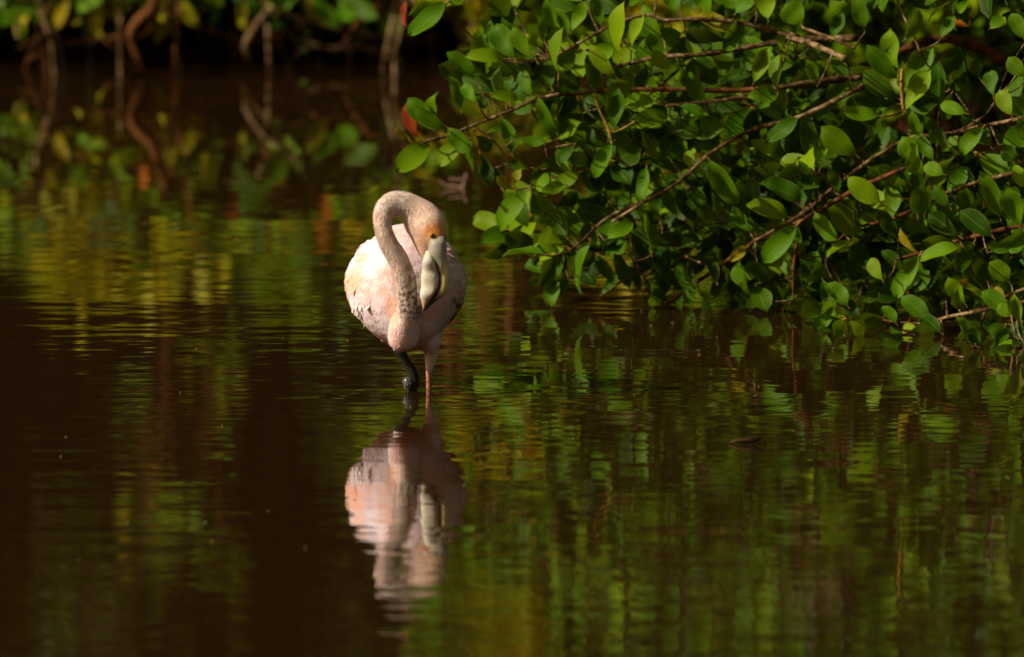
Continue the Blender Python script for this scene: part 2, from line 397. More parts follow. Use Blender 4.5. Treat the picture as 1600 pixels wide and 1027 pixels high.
# roots, twigs and big leaves that can be told apart on the far bank (top left of the picture)
snag = empty('mangrove_root', P(215, 60, 11.2), 'forked orange brown aerial root left of centre dipping into the far water', 'root')
def px_tube(name, pts, Y, parent, mat, dY=0, seg=8, rough=.06, k=4):
    q = smooth_path([(a, b, r) for a, b, r in pts], k); n = len(q)
    V, Fc = tube_geo([P(a, b, Y+dY*i/n) for i, (a, b, r) in enumerate(q)], [r*mpp(Y) for a, b, r in q], seg, None, None, rough)
    return place(name, mesh(name, V, Fc, mat), parent)
px_tube('root_arm', [(262, -60, 9), (246, -10, 9), (236, 14, 9), (212, 38, 8), (204, 58, 6), (214, 90, 5), (222, 112, 4)], 10.55, snag, M_bark)
px_tube('root_arm', [(240, 12, 4), (238, 34, 4), (228, 52, 3), (205, 60, 3)], 10.55, snag, M_bark)
px_tube('root_arm', [(204, 56, 3), (150, 62, 3), (90, 72, 2.5), (40, 96, 2)], 10.6, snag, M_bark)
sn2 = empty('mangrove_root', P(395, 80, 11.2), 'orange lit root leaning up to the right near the far water', 'root')
px_tube('root_arm', [(470, -20, 5), (440, 6, 6), (415, 22, 8), (396, 48, 7), (384, 72, 5), (390, 98, 3)], 10.6, sn2, M_twig)
px_tube('root_arm', [(418, -10, 3), (408, 22, 3), (392, 44, 2.5), (384, 66, 2)], 10.6, sn2, M_bark)
sn3 = empty('driftwood', P(560, 86, 11.4), 'grey brown driftwood branch lying on the far mud behind the flamingo', 'driftwood')
px_tube('stick', [(470, 66, 5), (520, 78, 6), (560, 74, 5), (610, 90, 6), (630, 102, 3)], 11.0, sn3, M_twig)
px_tube('stick', [(540, 50, 3), (575, 62, 3), (600, 80, 4)], 11.1, sn3, M_bark)
sn4 = empty('fallen_trunk', P(900, 40, 11.2), 'fallen brown trunk rising right behind the leaves at top centre', 'fallen trunk')
px_tube('log', [(740, 40, 12), (820, 34, 13), (880, 18, 12), (950, -6, 10), (1020, -30, 9)], 11.2, sn4, M_bark, dY=.5)
px_tube('stick', [(600, 20, 4), (680, 30, 4), (760, 22, 5), (830, 40, 5)], 11.4, sn4, M_bark)

# ------------------------------------------------------------------ leaves placed one by one
PROTO_SUN = SUN
def put_leaf(parent, bx, by, tx, ty, wpx, code, Y, dY=None):
    y0 = min(Y, Ywater(by+6)-.01) if by > 380 else Y
    if dY is None: dY = random.uniform(-.03, .03)
    if ty > 380: y0 = min(y0, Ywater(ty+5)-.01)
    b = P(bx, by, y0); t = P(tx, ty, y0+dY)
    d = t-b; L = d.length
    wm = wpx*mpp(y0); full = max(wm*1.0, .40*L*random.uniform(.9, 1.1))
    til = math.acos(min(1, wm/full))
    view = (CAM-b).normalized(); dn = d.normalized()
    n0 = (view-dn*view.dot(dn)).normalized(); s = dn.cross(n0)
    if til < .35: til = random.uniform(.1, .5)
    c1 = n0*math.cos(til)+s*math.sin(til); c2 = n0*math.cos(til)-s*math.sin(til)
    better = c1 if c1.dot(SUN) > c2.dot(SUN) else c2; worse = c2 if better is c1 else c1
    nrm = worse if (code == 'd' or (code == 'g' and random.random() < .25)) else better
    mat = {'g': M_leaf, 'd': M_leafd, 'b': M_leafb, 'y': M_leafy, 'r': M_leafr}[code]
    var = random.randrange(5)
    wr = VAR[var][0]
    o = place('leaf', leaf_mesh(var, mat), parent)
    o.matrix_basis = Matrix.Translation(-parent.matrix_basis.translation) @ leaf_matrix(b, d, nrm, L, full/wr)
    if code in 'yr' and parent.get('kindly'): o['label'] = {'y': 'yellow leaf', 'r': 'red leaf'}[code]
    return o

far_leaf = [(165, -8, 118, 14, 26, 'b'), (480, -10, 508, 42, 26, 'y'), (556, 4, 532, 34, 34, 'b'), (20, 30, 14, -20, 20, 'g'), (60, 44, 52, 0, 16, 'b'), (0, 8, -20, 40, 20, 'g'),
            (330, 40, 342, 2, 16, 'g'), (452, -2, 420, 28, 16, 'y')]
ft = empty('mangrove_sapling', P(300, 90, 10.8), 'thin sapling with large blurred leaves hanging over the far water at the top left', 'sapling')
px_tube('stem', [(480, -90, 4), (380, -60, 4), (250, -40, 3.5), (150, -22, 3), (60, -10, 2), (10, 10, 2)], 10.8, ft, M_bark)
px_tube('stem', [(480, -90, 4), (520, -40, 3), (560, -2, 2)], 10.8, ft, M_bark)
for a in far_leaf: put_leaf(ft, *a, 10.7)

def hanging(n, x0, x1, parent):
    for _ in range(n):
        px = random.uniform(x0, x1); Y = random.uniform(10.3, 11.0); z = random.uniform(.19, .58)
        b = Vector((XB(px, Y), Y, z+.06)); L = random.uniform(.09, .17)
        d = Vector((random.uniform(-.8, .8), random.uniform(-.5, .2), random.uniform(-1, .3))).normalized()
        if (b+d*L).z < .04: continue
        nrm = (Vector((-.5, -.8, .4))+Vector([random.uniform(-.5, .5) for _ in range(3)])).normalized()
        o = place('leaf', leaf_mesh(random.randrange(5), random.choices([M_leaf, M_leafb, M_leafy, M_leafd, M_leafr], (3, 3, 1.8, 3, .06))[0]), parent)
        o.matrix_basis = Matrix.Translation(-parent.matrix_basis.translation) @ leaf_matrix(b, d, nrm, L, L*random.uniform(.8, 1.1))
hanging(95, -40, 760, ft)
px_tube('stem', [(480, -90, 4), (620, -70, 3), (760, -40, 2)], 10.8, ft, M_bark)
M_orange = leaf_mat('orange_leaf', [(0, (.5, .07, .005)), (1, (.55, .14, .008))], trans=.5, tcol=(.6, .15, .004))
for px, z in ((238, .37), (228, .41), (508, .60), (516, .55), (500, .52), (372, .55), (440, .38)):
    b = Vector((XB(px, 10.9), 10.9, z)); d = Vector((random.uniform(-.4, .4), -.2, -1)).normalized()
    o = place('leaf', leaf_mesh(random.randrange(5), M_orange), ft); o['label'] = 'orange dying leaf'
    o.matrix_basis = Matrix.Translation(-ft.matrix_basis.translation) @ leaf_matrix(b, d, Vector((-.6, -.8, .3)), .10, .10)
rt = empty('root_tangle', (XB(350, 11), 11.0, 0), 'tangle of thin brown prop roots and dead twigs along the far shore at top left', 'roots')
for _ in range(60):
    px = random.uniform(-60, 860); Y = random.uniform(10.7, 11.5); V, Fc = [], []
    x = XB(px, Y); a = random.uniform(-.35, .35)
    if random.random() < .6: prop_root(V, Fc, x, Y, random.uniform(.25, .7), x+a, Y-random.uniform(0, .5), random.uniform(.005, .013))
    else:
        q = smooth_path([(x, Y, random.uniform(.02, .15)), (x+a, Y-.1, random.uniform(.06, .25)), (x+a*2.2, Y+.1, random.uniform(.02, .3))], 4)
        tube_geo([Vector(c) for c in q], [random.uniform(.004, .010)]*len(q), 6, V, Fc, .15)
    place('root', mesh('root', V, Fc, random.choice((M_bark, M_barkd, M_barkd, M_twig))), rt)

# ------------------------------------------------------------------ near shrubs
LEFT = """697 5 640 59 30 b;694 0 639 19 20 g;697 9 724 -3 18 b;634 3 633 41 10 r;653 216 631 162 20 r;687 206 636 153 30 g;684 206 675 147 12 g;
672 222 618 270 38 b;650 223 618 198 5 y;700 203 647 170 22 g;722 219 684 259 34 g;741 122 701 80 28 g;775 84 762 31 16 g;803 91 772 37 35 g;787 91 730 84 25 b;
837 94 800 41 22 g;850 75 825 53 18 b;790 165 775 105 16 g;780 140 719 122 30 d;812 156 769 147 20 b;784 184 803 231 22 g;809 219 852 225 16 g;744 212 766 238 24 d;
700 200 735 237 30 g;868 46 852 0 22 b;894 48 916 3 22 b;887 58 871 10 18 g;872 116 868 43 14 g;906 76 931 50 26 b;970 89 962 6 22 b;987 73 1002 20 18 b;
929 144 921 85 30 d;962 120 919 73 26 g;959 200 965 139 30 g;944 162 987 116 34 g;1022 158 975 160 24 b;840 152 863 208 22 b;957 225 925 278 26 b;
1100 170 1077 113 26 g;1045 109 1020 81 24 b;1023 121 1004 61 14 g;1081 262 1076 229 24 g;1147 61 1068 43 20 d;1142 50 1088 20 28 y;911 177 868 195 26 d;
977 197 1038 218 30 d;1061 165 1101 177 14 g;1091 177 1107 215 14 g;896 228 871 253 20 g;863 220 810 223 14 b;823 297 774 355 36 b;841 302 870 337 22 g;852 394 786 360 28 d;
852 397 786 392 8 g;836 397 844 363 7 b;949 373 989 347 24 b;912 381 923 347 28 d;889 421 860 465 26 g;868 400 844 450 22 d;891 434 897 397 12 g;920 381 894 455 12 g;
1010 262 1003 315 24 g;735 218 748 292 7 g;800 240 790 190 20 d;760 170 745 150 22 d;830 262 790 250 14 d;850 60 838 20 14 g;1010 100 995 140 20 d;905 140 878 120 20 d;
1060 100 1068 140 16 g;930 230 900 190 26 d;880 270 850 250 22 g;905 270 870 290 24 g;800 296 776 276 16 y;805 300 812 262 12 y;845 300 880 290 20 b;940 300 905 268 26 d;
1035 60 1000 10 22 g;1060 20 1040 -15 26 g;940 40 930 -8 20 g;1120 120 1090 85 20 d;830 150 812 108 22 g;760 208 800 200 14 b;720 170 705 120 22 g;745 160 722 130 20 b;820 130 850 100 18 d;
1178 128 1200 75 26 g;1160 150 1190 110 24 d;1000 200 1030 250 22 g;985 230 960 262 24 d;1040 240 1010 200 22 d;870 180 900 150 28 d;750 240 765 290 20 d;790 290 766 262 14 d;
1130 80 1160 30 30 g;1110 20 1090 -20 30 b;1150 20 1180 -15 30 b;1200 30 1195 -15 30 b;870 330 905 300 24 d;885 370 860 330 28 d;925 340 950 300 24 d;905 420 930 395 18 d"""
RIGHT = """1404 109 1387 45 26 b;1415 137 1456 73 34 g;1415 172 1453 109 32 b;1402 124 1354 73 30 g;1400 152 1349 114 36 d;1400 162 1332 147 26 d;1372 181 1318 175 24 b;
1468 165 1463 99 28 g;1247 185 1200 223 28 g;1261 243 1261 177 30 d;1338 243 1283 200 38 g;1289 246 1289 210 16 b;1438 253 1408 215 34 b;1458 250 1428 210 24 g;
1435 213 1423 177 20 g;1567 225 1605 210 38 b;1547 228 1501 182 34 d;1509 177 1468 162 22 b;1253 38 1228 5 40 b;1238 86 1218 48 24 b;1215 142 1213 84 20 g;
1167 152 1216 146 30 g;1514 0 1494 20 16 b;1547 45 1567 25 20 b;1552 149 1548 109 24 g;1108 250 1152 320 34 g;1178 363 1142 324 22 g;1167 387 1141 407 18 y;1252 315 1194 281 34 g;
1232 339 1171 315 34 g;1266 315 1252 250 24 g;1257 332 1261 287 12 g;1245 352 1190 410 36 b;1324 277 1372 315 36 b;1293 311 1343 369 38 g;1273 332 1307 376 30 g;
1247 356 1252 383 10 b;1392 342 1397 294 26 g;1435 338 1438 293 36 g;1436 400 1397 467 32 b;1498 386 1436 400 22 b;1501 386 1440 372 24 g;1436 396 1402 359 10 y;
1549 369 1501 328 34 d;1562 339 1535 270 28 g;1498 369 1450 333 28 d;1484 325 1458 292 20 g;1521 380 1489 424 26 d;1498 393 1455 451 20 d;1593 352 1575 295 36 b;
1585 257 1602 292 22 b;1576 440 1548 408 34 g;1602 380 1573 390 26 b;1549 393 1602 368 22 g;1602 445 1560 440 30 d;1508 475 1481 434 26 b;1452 499 1409 461 30 g;
1571 468 1549 451 20 y;1324 478 1293 441 30 g;1378 437 1358 403 24 g;1297 434 1266 410 24 g;1324 380 1290 400 10 b;1420 284 1396 250 20 g;1443 270 1416 247 28 b;
1474 272 1443 258 24 b;1535 200 1500 240 30 g;1590 250 1565 232 26 d;1380 300 1360 262 22 d;1340 330 1372 345 20 d;1220 250 1198 215 26 d;1170 230 1190 195 22 d;
1250 400 1280 440 26 d;1410 420 1380 390 22 d;1480 300 1510 265 26 g;1520 300 1500 260 24 d;1545 440 1520 400 28 d;1350 250 1372 210 24 d;1480 230 1455 200 24 g;1580 180 1560 140 26 g;
1310 300 1300 260 20 g;1400 370 1370 330 26 d;1330 130 1300 90 24 d;1275 130 1262 95 20 g;1300 60 1316 20 22 g;1350 45 1338 0 26 g;1415 60 1440 20 24 g;1470 60 1490 25 22 g;
1600 120 1575 90 26 g;1530 120 1510 80 24 d;1600 60 1580 20 26 g;1230 290 1215 255 24 d;1135 300 1118 262 18 d;1200 440 1170 410 22 d;1225 470 1250 430 24 d"""
LOW = """1177 465 1149 405 12 g;1039 465 1023 395 20 d;1017 418 983 355 34 d;1017 392 999 321 12 g;983 450 957 397 24 d;1057 337 1039 297 22 g;1086 347 1050 297 30 d;
1062 376 1020 368 22 d;1083 372 1050 345 26 d;1298 468 1253 492 18 g;1303 478 1286 512 18 g;1433 512 1409 510 12 b;1385 505 1351 502 20 g;1528 538 1515 509 22 g;1518 538 1498 495 22 g;
1595 538 1559 536 8 b;1583 525 1545 512 30 g;1576 488 1535 454 30 g;1596 505 1583 461 22 g;1579 495 1559 475 20 b;1110 470 1130 420 22 d;1075 455 1060 410 20 g;1090 400 1120 360 24 d;
1120 440 1105 395 18 d;1150 460 1185 435 20 d;1000 455 985 415 18 d;1030 350 1000 330 20 d;1100 330 1085 290 22 g;955 440 930 400 22 d;965 330 985 300 18 g;1090 455 1115 467 12 g;
1220 478 1200 445 20 d;1340 500 1320 465 22 d;1400 505 1380 475 20 g;1470 520 1440 490 22 d;1490 465 1470 430 24 d;1350 470 1375 455 18 d;1180 400 1160 360 18 d;940 460 965 430 14 g"""
def parse(s): return [tuple(float(v) if i < 5 else v for i, v in enumerate(a.split())) for a in s.replace('\n', '').split(';') if a.strip()]

SH = {}
def shrub(key, base_px, label, leaves, branches, Yf):
    t = empty('mangrove_shrub', Vector((P(base_px[0], base_px[1], base_px[2]).x, base_px[2], 0)), label, 'shrub')
    pts = []
    for br in branches:
        dY = br[0]; col = {'b': M_twig, 'y': M_twigy, 'k': M_bark}[br[1]]
        q = smooth_path([(a, b, r) for a, b, r in br[2:]], 5)
        Ys = [Yf(a, b)+dY for a, b, r in q]
        Ys = [min(y, Ywater(b+3)) if b > 440 else y for y, (a, b, r) in zip(Ys, q)]
        pp = [P(a, b, y) for (a, b, r), y in zip(q, Ys)]
        V, Fc = tube_geo(pp, [r*mpp(1.8)*(1+.12*math.sin(i*1.9)) for i, (a, b, r) in enumerate(q)], 8, None, None, .07)
        place('branch', mesh('branch', V, Fc, col), t)
        pts += [(a, b, y) for (a, b, r), y in zip(q, Ys)]
    A = np.array([(a, b) for a, b, y in pts])
    V, Fc = [], []
    def twig(bx, by, y, r=1.25):
        dd = ((A-[bx, by])**2).sum(1); dd[dd < 64] = 1e9 if dd.min() > 64 else dd[dd < 64]
        j = int(np.argmin(dd)); d = math.sqrt(dd[j])
        if d > 95 or d < 3: return
        a, b, yy = pts[j]
        mid = ((a+bx)/2+random.uniform(-.12, .12)*d, (b+by)/2+random.uniform(0, .14)*d)
        q = smooth_path([(a, b, yy), (*mid, (yy+y)/2), (bx, by, y)], 4)
        tube_geo([P(u, v, min(ww, Ywater(v+2)) if v > 440 else ww) for u, v, ww in q], [r*mpp(1.8)*(1.25-.5*i/len(q)) for i in range(len(q))], 5, V, Fc, .1)
    for (bx, by, tx, ty, wpx, code) in leaves:
        y = Yf(bx, by)+random.uniform(-.2, .08)+(.15 if code == 'd' else 0)
        if code == 'r': y += .25
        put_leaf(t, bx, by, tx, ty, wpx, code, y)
        ux, uy = bx-tx, by-ty; l = math.hypot(ux, uy)
        twig(bx+ux/l*6, by+uy/l*6, min(y, Ywater(by+3)) if by > 440 else y)
    SH[key] = (t, pts, V, Fc, twig)
    return t
def YL(px, py): return 2.0-.0001*(px-900)
def YR(px, py): return 1.9-.0014*(px-1200)
def YW(px, py): return 2.2-.0017*(px-1050) if px > 1050 else 2.2
shrub('L', (1500, 0, 2.9), 'leafy mangrove shrub reaching left over the water beside the flamingo, leaf pair at its tip', parse(LEFT), [
  (0, 'b', (960, 140, 3.2), (900, 146, 3), (850, 152, 3), (800, 172, 2.8), (740, 196, 2.6), (700, 212, 2.8), (668, 220, 2.5)),
  (0, 'k', (1347, 120, 6), (1180, 140, 4.5), (1060, 140, 4), (960, 140, 3.4)),
  (.05, 'b', (1340, 60, 6), (1250, 62, 5), (1180, 72, 4.5), (1100, 85, 4), (1030, 90, 3.6), (960, 105, 3)),
  (-.05, 'b', (1250, 60, 5), (1160, 36, 3.8), (1090, 30, 3.5), (1040, 32, 3), (1010, 24, 3), (960, 38, 2.6), (900, 70, 2.4), (860, 92, 2)),
  (-.1, 'b', (1345, 122, 4.6), (1290, 125, 4.3), (1215, 138, 4), (1140, 155, 3.5), (1090, 160, 3), (1040, 166, 2.4)),
  (-.05, 'b', (1350, 134, 4.4), (1290, 165, 4), (1240, 186, 3.8), (1170, 205, 3.5), (1110, 240, 3.2), (1060, 285, 3), (1000, 320, 2.8), (955, 348, 2.4)),
  (0, 'b', (1020, 310, 2.8), (950, 340, 2.4), (900, 385, 2), (868, 400, 1.8), (840, 396, 1.5)),
  (-.1, 'y', (929, 144, 2), (936, 170, 2.2), (950, 200, 2.6), (957, 226, 2)), (-.1, 'y', (992, 190, 1.5), (975, 200, 1.5), (957, 206, 2), (944, 190, 1.5)),
  (0, 'b', (740, 196, 2), (780, 230, 1.6), (800, 270, 1.6), (806, 296, 1.5)), (0, 'b', (740, -60, 3), (715, -25, 2.4), (697, 6, 2), (690, 16, 1.4)),
  (.1, 'b', (1070, 100, 2.6), (1050, 118, 2.5), (1030, 135, 2.2), (1000, 160, 1.8)), (.1, 'b', (830, 170, 2), (850, 220, 1.7), (860, 290, 1.5), (850, 340, 1.4))], YL)
shrub('R', (1700, 0, 1.9), 'mangrove shrub on the right with an upright fan of leaves on a yellow stem', parse(RIGHT), [
  (.1, 'b', (1620, 180, 3.4), (1500, 205, 3.2), (1460, 212, 3), (1420, 216, 3), (1360, 250, 2.8), (1300, 295, 2.8), (1265, 322, 2.6), (1240, 345, 2.6)),
  (-.05, 'b', (1230, 58, 3.5), (1262, 66, 5), (1295, 80, 4.5), (1322, 92, 4)), (-.1, 'b', (1255, 44, 2.5), (1300, 60, 2.6), (1335, 76, 2.4)),
  (-.1, 'y', (1410, 108, 3), (1409, 140, 3.2), (1412, 172, 3)), (.1, 'b', (1620, 262, 3.4), (1530, 284, 3.6), (1480, 302, 3.8), (1440, 320, 3)),
  (.1, 'k', (1620, 350, 3), (1560, 360, 3.5), (1500, 376, 3), (1450, 392, 2.4), (1400, 405, 2)), (.15, 'k', (1480, 302, 3), (1400, 340, 2.8), (1330, 360, 2.4), (1290, 400, 2)),
  (0, 'b', (1300, 295, 2.8), (1260, 330, 3), (1210, 360, 2.8), (1180, 376, 2.4)), (0, 'b', (1660, 440, 3.5), (1600, 452, 3), (1560, 470, 2.6), (1520, 486, 2)),
  (0, 'b', (1440, 85, 2), (1422, 45, 1.8), (1405, 10, 1.6), (1395, -30, 1.6)), (.1, 'b', (1500, 205, 3), (1540, 180, 2.5), (1560, 150, 2))], YR)
shrub('W', (1640, 0, 1.3), 'lowest mangrove shrub whose long branch slants down into the water', parse(LOW), [
  (0, 'k', (1420, 260, 3.4), (1330, 300, 4), (1245, 350, 4), (1180, 378, 3.6), (1120, 420, 3.6), (1080, 447, 3.2), (1052, 468, 2.8), (1040, 474, 2)),
  (-.05, 'b', (1660, 455, 3.4), (1590, 474, 3), (1540, 484, 3), (1480, 496, 2.6), (1440, 506, 2.2)), (0, 'b', (1120, 420, 2.4), (1070, 400, 2), (1035, 370, 2)),
  (0, 'b', (1040, 472, 1.8), (1010, 440, 1.6), (990, 400, 1.6), (985, 360, 1.4)), (0, 'b', (1440, 506, 2), (1380, 500, 1.6), (1330, 480, 1.5)),
  (.05, 'k', (1250, 350, 3), (1240, 420, 2.4), (1240, 470, 2)), (0, 'b', (1052, 466, 1.2), (1054, 440, 1), (1052, 420, .8)), (0, 'b', (1540, 484, 2), (1530, 515, 2), (1524, 540, 1.6))], YW)

# procedural rosettes filling the shrubs between and behind the placed leaves
MASKP = [(745, 90), (715, 160), (715, 245), (745, 275), (780, 340), (800, 385), (850, 430), (900, 440), (970, 430), (1050, 462), (1150, 462), (1250, 480), (1350, 505), (1450, 530), (1640, 540),
         (1640, -30), (860, -30), (770, 50)]
def inside(x, y, poly):
    c = False; j = len(poly)-1
    for i in range(len(poly)):
        xi, yi = poly[i]; xj, yj = poly[j]
        if (yi > y) != (yj > y) and x < (xj-xi)*(y-yi)/(yj-yi)+xi: c = not c
        j = i
    return c
def holes(x, y):                   # darker gaps seen in the thicket
    for (cx, cy, rx, ry) in ((905, 105, 30, 22), (1030, 60, 26, 20), (1130, 300, 28, 26), (1200, 395, 36, 18), (1170, 110, 34, 22), (1060, 320, 26, 22), (1310, 30, 34, 20), (840, 380, 26, 18),
                             (1095, 125, 24, 18), (1330, 410, 30, 22), (1250, 440, 30, 14), (745, 262, 20, 20), (1490, 90, 30, 30), (1530, 60, 30, 30), (1310, 50, 60, 55), (1500, 60, 80, 62), (1580, 110, 40, 40), (1400, 10, 50, 30), (870, 20, 30, 30), (1160, 290, 30, 40), (1230, 470, 60, 16), (1120, 440, 20, 22)):
        if ((x-cx)/rx)**2+((y-cy)/ry)**2 < 1: return True
    return False
cnt = {'L': 0, 'R': 0, 'W': 0}
lim = {'L': 300-len(parse(LEFT)), 'R': 300-len(parse(RIGHT)), 'W': 300-len(parse(LOW))}
rest = {'L': [], 'R': [], 'W': []}
cl = []; tries = 0
while len(cl) < 126 and tries < 20000:
    tries += 1
    x = random.uniform(640, 1630); y = random.uniform(-25, 530)
    if not inside(x, y, MASKP) or holes(x, y): continue
    if any((x-a)**2+(y-b)**2 < 28**2 for a, b in cl): continue
    cl.append((x, y))
for (x, y) in cl:
    k = 'W' if y > 330+.25*max(0, x-1100) else ('L' if x < 1190 else 'R')
    t, pts, V, Fc, twig = SH[k]; Yf = {'L': YL, 'R': YR, 'W': YW}[k]
    Y0 = Yf(x, y)+random.uniform(.02, .7)
    if y > 440: Y0 = min(Y0, Ywater(y+3))
    twig(x, y, Y0, 1.2)
    A = np.array([(a, b) for a, b, _ in pts]); j = int(np.argmin(((A-[x, y])**2).sum(1)))
    ang0 = math.atan2(y-A[j][1], x-A[j][0])+random.uniform(-.6, .6)
    n = random.choice((4, 5, 6, 6))
    for q in range(n):
        an = ang0 + (q-(n-1)/2)*random.uniform(.55, .8)
        L = random.uniform(48, 80)*(.8 if y > 400 else 1)
        fs = random.uniform(.55, 1)
        bx, by = x+math.cos(ang0)*(-q % 2)*6+math.cos(an)*7, y+math.sin(an)*7
        tx, ty = bx+math.cos(an)*L*fs, by+math.sin(an)*L*fs*(1 if math.sin(an) < 0 else .9)
        if ty > 540 or by > 535: continue
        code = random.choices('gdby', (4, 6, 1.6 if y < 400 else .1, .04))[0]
        if cnt[k] < lim[k]:
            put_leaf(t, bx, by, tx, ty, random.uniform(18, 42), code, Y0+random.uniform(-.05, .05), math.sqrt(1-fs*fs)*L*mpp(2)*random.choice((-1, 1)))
            cnt[k] += 1
for k, (t, pts, V, Fc, twig) in SH.items():
    o = place('twigs', mesh('twigs', V, Fc, M_twig), t); o['kind'] = 'stuff'
# foliage of the same shrubs behind and beyond the frame (seen in the mirror)
def px_clumps(n, x0, x1, y0, y1, Y0, Y1, r0, r1):
    out = []
    for _ in range(n):
        x, y, Y = random.uniform(x0, x1), random.uniform(y0, y1), random.uniform(Y0, Y1)
        p = P(x, y, Y); out.append((p.x, p.y, max(p.z, .18), random.uniform(r0, r1)))
    return out
def add_foliage(t, cl, n, mat, size=.105):
    B, D, Nn, Ls = clump_arrays([c[:3] for c in cl], [c[3] for c in cl], n, size)
    stuff_leaves('foliage', t, B, D, Nn, Ls, mat, st=5)
tL, tR, tW = SH['L'][0], SH['R'][0], SH['W'][0]
add_foliage(tL, px_clumps(26, 900, 1350, -380, -45, 2.2, 3.4, .08, .2), 650, M_leafd)
add_foliage(tR, px_clumps(46, 1200, 1750, -480, -45, 1.5, 3.4, .08, .22), 1300, M_leafd)
add_foliage(tR, px_clumps(26, 1640, 2100, -300, 470, 1.2, 2.6, .1, .22), 1100, M_leaf)
add_foliage(tL, px_clumps(16, 1050, 1260, 60, 330, 3.0, 3.6, .06, .14), 200, M_leafd)
add_foliage(tR, px_clumps(24, 1220, 1640, 180, 420, 2.6, 3.4, .07, .15), 330, M_leafd)
add_foliage(tW, px_clumps(30, 1100, 1640, 330, 470, 2.0, 2.9, .05, .12), 150, M_leafd)
for key, pp in (('L', [(1347, 120, 6), (1480, 60, 8), (1640, 160, 12), (1760, 420, 16), (1800, 560, 18)]), ('R', [(1620, 200, 8), (1700, 300, 12), (1740, 480, 16), (1745, 560, 16)]), ('W', [(1660, 450, 6), (1710, 500, 8), (1720, 560, 9)])):
    t = SH[key][0]; Y = {'L': 2.6, 'R': 1.7, 'W': 1.3}[key]
    q = smooth_path(pp, 5); V, Fc = tube_geo([P(a, b, Y) for a, b, r in q], [r*mpp(Y) for a, b, r in q], 9, None, None, .06)
    place('trunk', mesh('trunk', V, Fc, M_bark), t)

# ------------------------------------------------------------------ flamingo
M_body = attr_mat('plumage_skin', .85, .1, .12); M_fuzz = attr_mat('feather', .8, .1); M_bill = attr_mat('bill', .5, .3, .25)
fl = empty('flamingo', (P(634, 610, .05).x, .05, 0), 'pale pink juvenile flamingo standing in the water with looped neck and bill tucked down', 'flamingo')
FX = P(634, 610, 0).x
def ell_tube(secs, seg=24, V=None, Fc=None, k=4):
    """secs: px, py, Y, halfwidth px (in picture plane), halfdepth m"""
    V = [] if V is None else V; Fc = [] if Fc is None else Fc
    q = smooth_path(secs, k); n = len(q); o = len(V)
    C = [P(a[0], a[1], a[2]) for a in q]
    for i in range(n):
        t = (C[min(i+1, n-1)]-C[max(i-1, 0)]); t.normalize()
        A = Vector((t.z, 0, -t.x))
        if A.length < .25: A = Vector((1, 0, 0))
        A.normalize(); B = t.cross(A).normalized()
        for s in range(seg):
            an = 2*math.pi*s/seg
            V.append(C[i]+A*(math.cos(an)*max(.2, q[i][3])*mpp(0))+B*(math.sin(an)*max(.0006, q[i][4])))
    for i in range(n-1):
        for s in range(seg):
            s2 = (s+1) % seg
            Fc.append((o+i*seg+s, o+i*seg+s2, o+(i+1)*seg+s2, o+(i+1)*seg+s))
    Fc.append(tuple(o+s for s in range(seg))[::-1]); Fc.append(tuple(o+(n-1)*seg+s for s in range(seg)))
    return V, Fc
def torso_geo(V, Fc, secs, seg=40):
    """secs: Y, cx offset, cz, halfwidth, halfheight, bottom narrowing"""
    q = smooth_path(secs, 4); o = len(V); n = len(q)
    for (Y, cx, cz, hw, hh, nb) in q:
        for s in range(seg):
            a = 2*math.pi*s/seg; c, si = math.cos(a), math.sin(a)
            wv = hw*(1-1.25*nb*max(0, -si)**1.5-.16*max(0, si)**2)
            V.append(Vector((FX+cx+c*max(.001, wv), Y, cz+si*max(.001, hh))))
    for i in range(n-1):
        for s in range(seg):
            s2 = (s+1) % seg
            Fc.append((o+i*seg+s, o+(i+1)*seg+s, o+(i+1)*seg+s2, o+i*seg+s2))
    Fc.append(tuple(o+s for s in range(seg))); Fc.append(tuple(o+(n-1)*seg+s for s in range(seg))[::-1])
V, Fc = [], []
TORSO = [(-.105, 0, .235, .01, .01, .1), (-.095, 0, .235, .055, .06, .1), (-.06, 0, .232, .100, .112, .12), (0, 0, .238, .127, .142, .15), (.07, .0, .241, .135, .147, .18), (.15, .0, .241, .127, .136, .2),
                  (.23, 0, .24, .095, .11, .3), (.31, 0, .235, .055, .07, .2), (.37, 0, .225, .02, .03, .1)]
torso_geo(V, Fc, TORSO)
# crop and neck, loop, head
ell_tube([(629, 546, -.090, 9, .016), (629, 535, -.095, 22, .036), (631, 514, -.108, 23, .043), (635, 492, -.135, 17.5, .033), (635.5, 466, -.148, 16.2, .026), (632, 438, -.158, 17.2, .025),
          (622.5, 406, -.165, 16.0, .022), (606, 379, -.168, 14.8, .020), (598, 352, -.165, 14.0, .019), (600, 330, -.155, 16, .020), (614, 319.5, -.143, 20, .022), (631, 320, -.137, 20.5, .024),
          (648, 328, -.134, 22, .027), (662, 339, -.136, 25.5, .032), (669, 350, -.141, 27.5, .035), (675, 362, -.146, 24.5, .034), (681, 375, -.152, 19, .029), (683, 386, -.155, 12, .020)], 26, V, Fc, 5)
ell_tube([(646, 330, -.135, 16, .022), (651, 348, -.137, 20, .025), (657, 366, -.141, 16.5, .025), (661, 382, -.146, 13, .021), (664, 396, -.151, 9, .015), (665, 406, -.154, 4.5, .008), (664.5, 411, -.155, 2, .004)], 20, V, Fc)
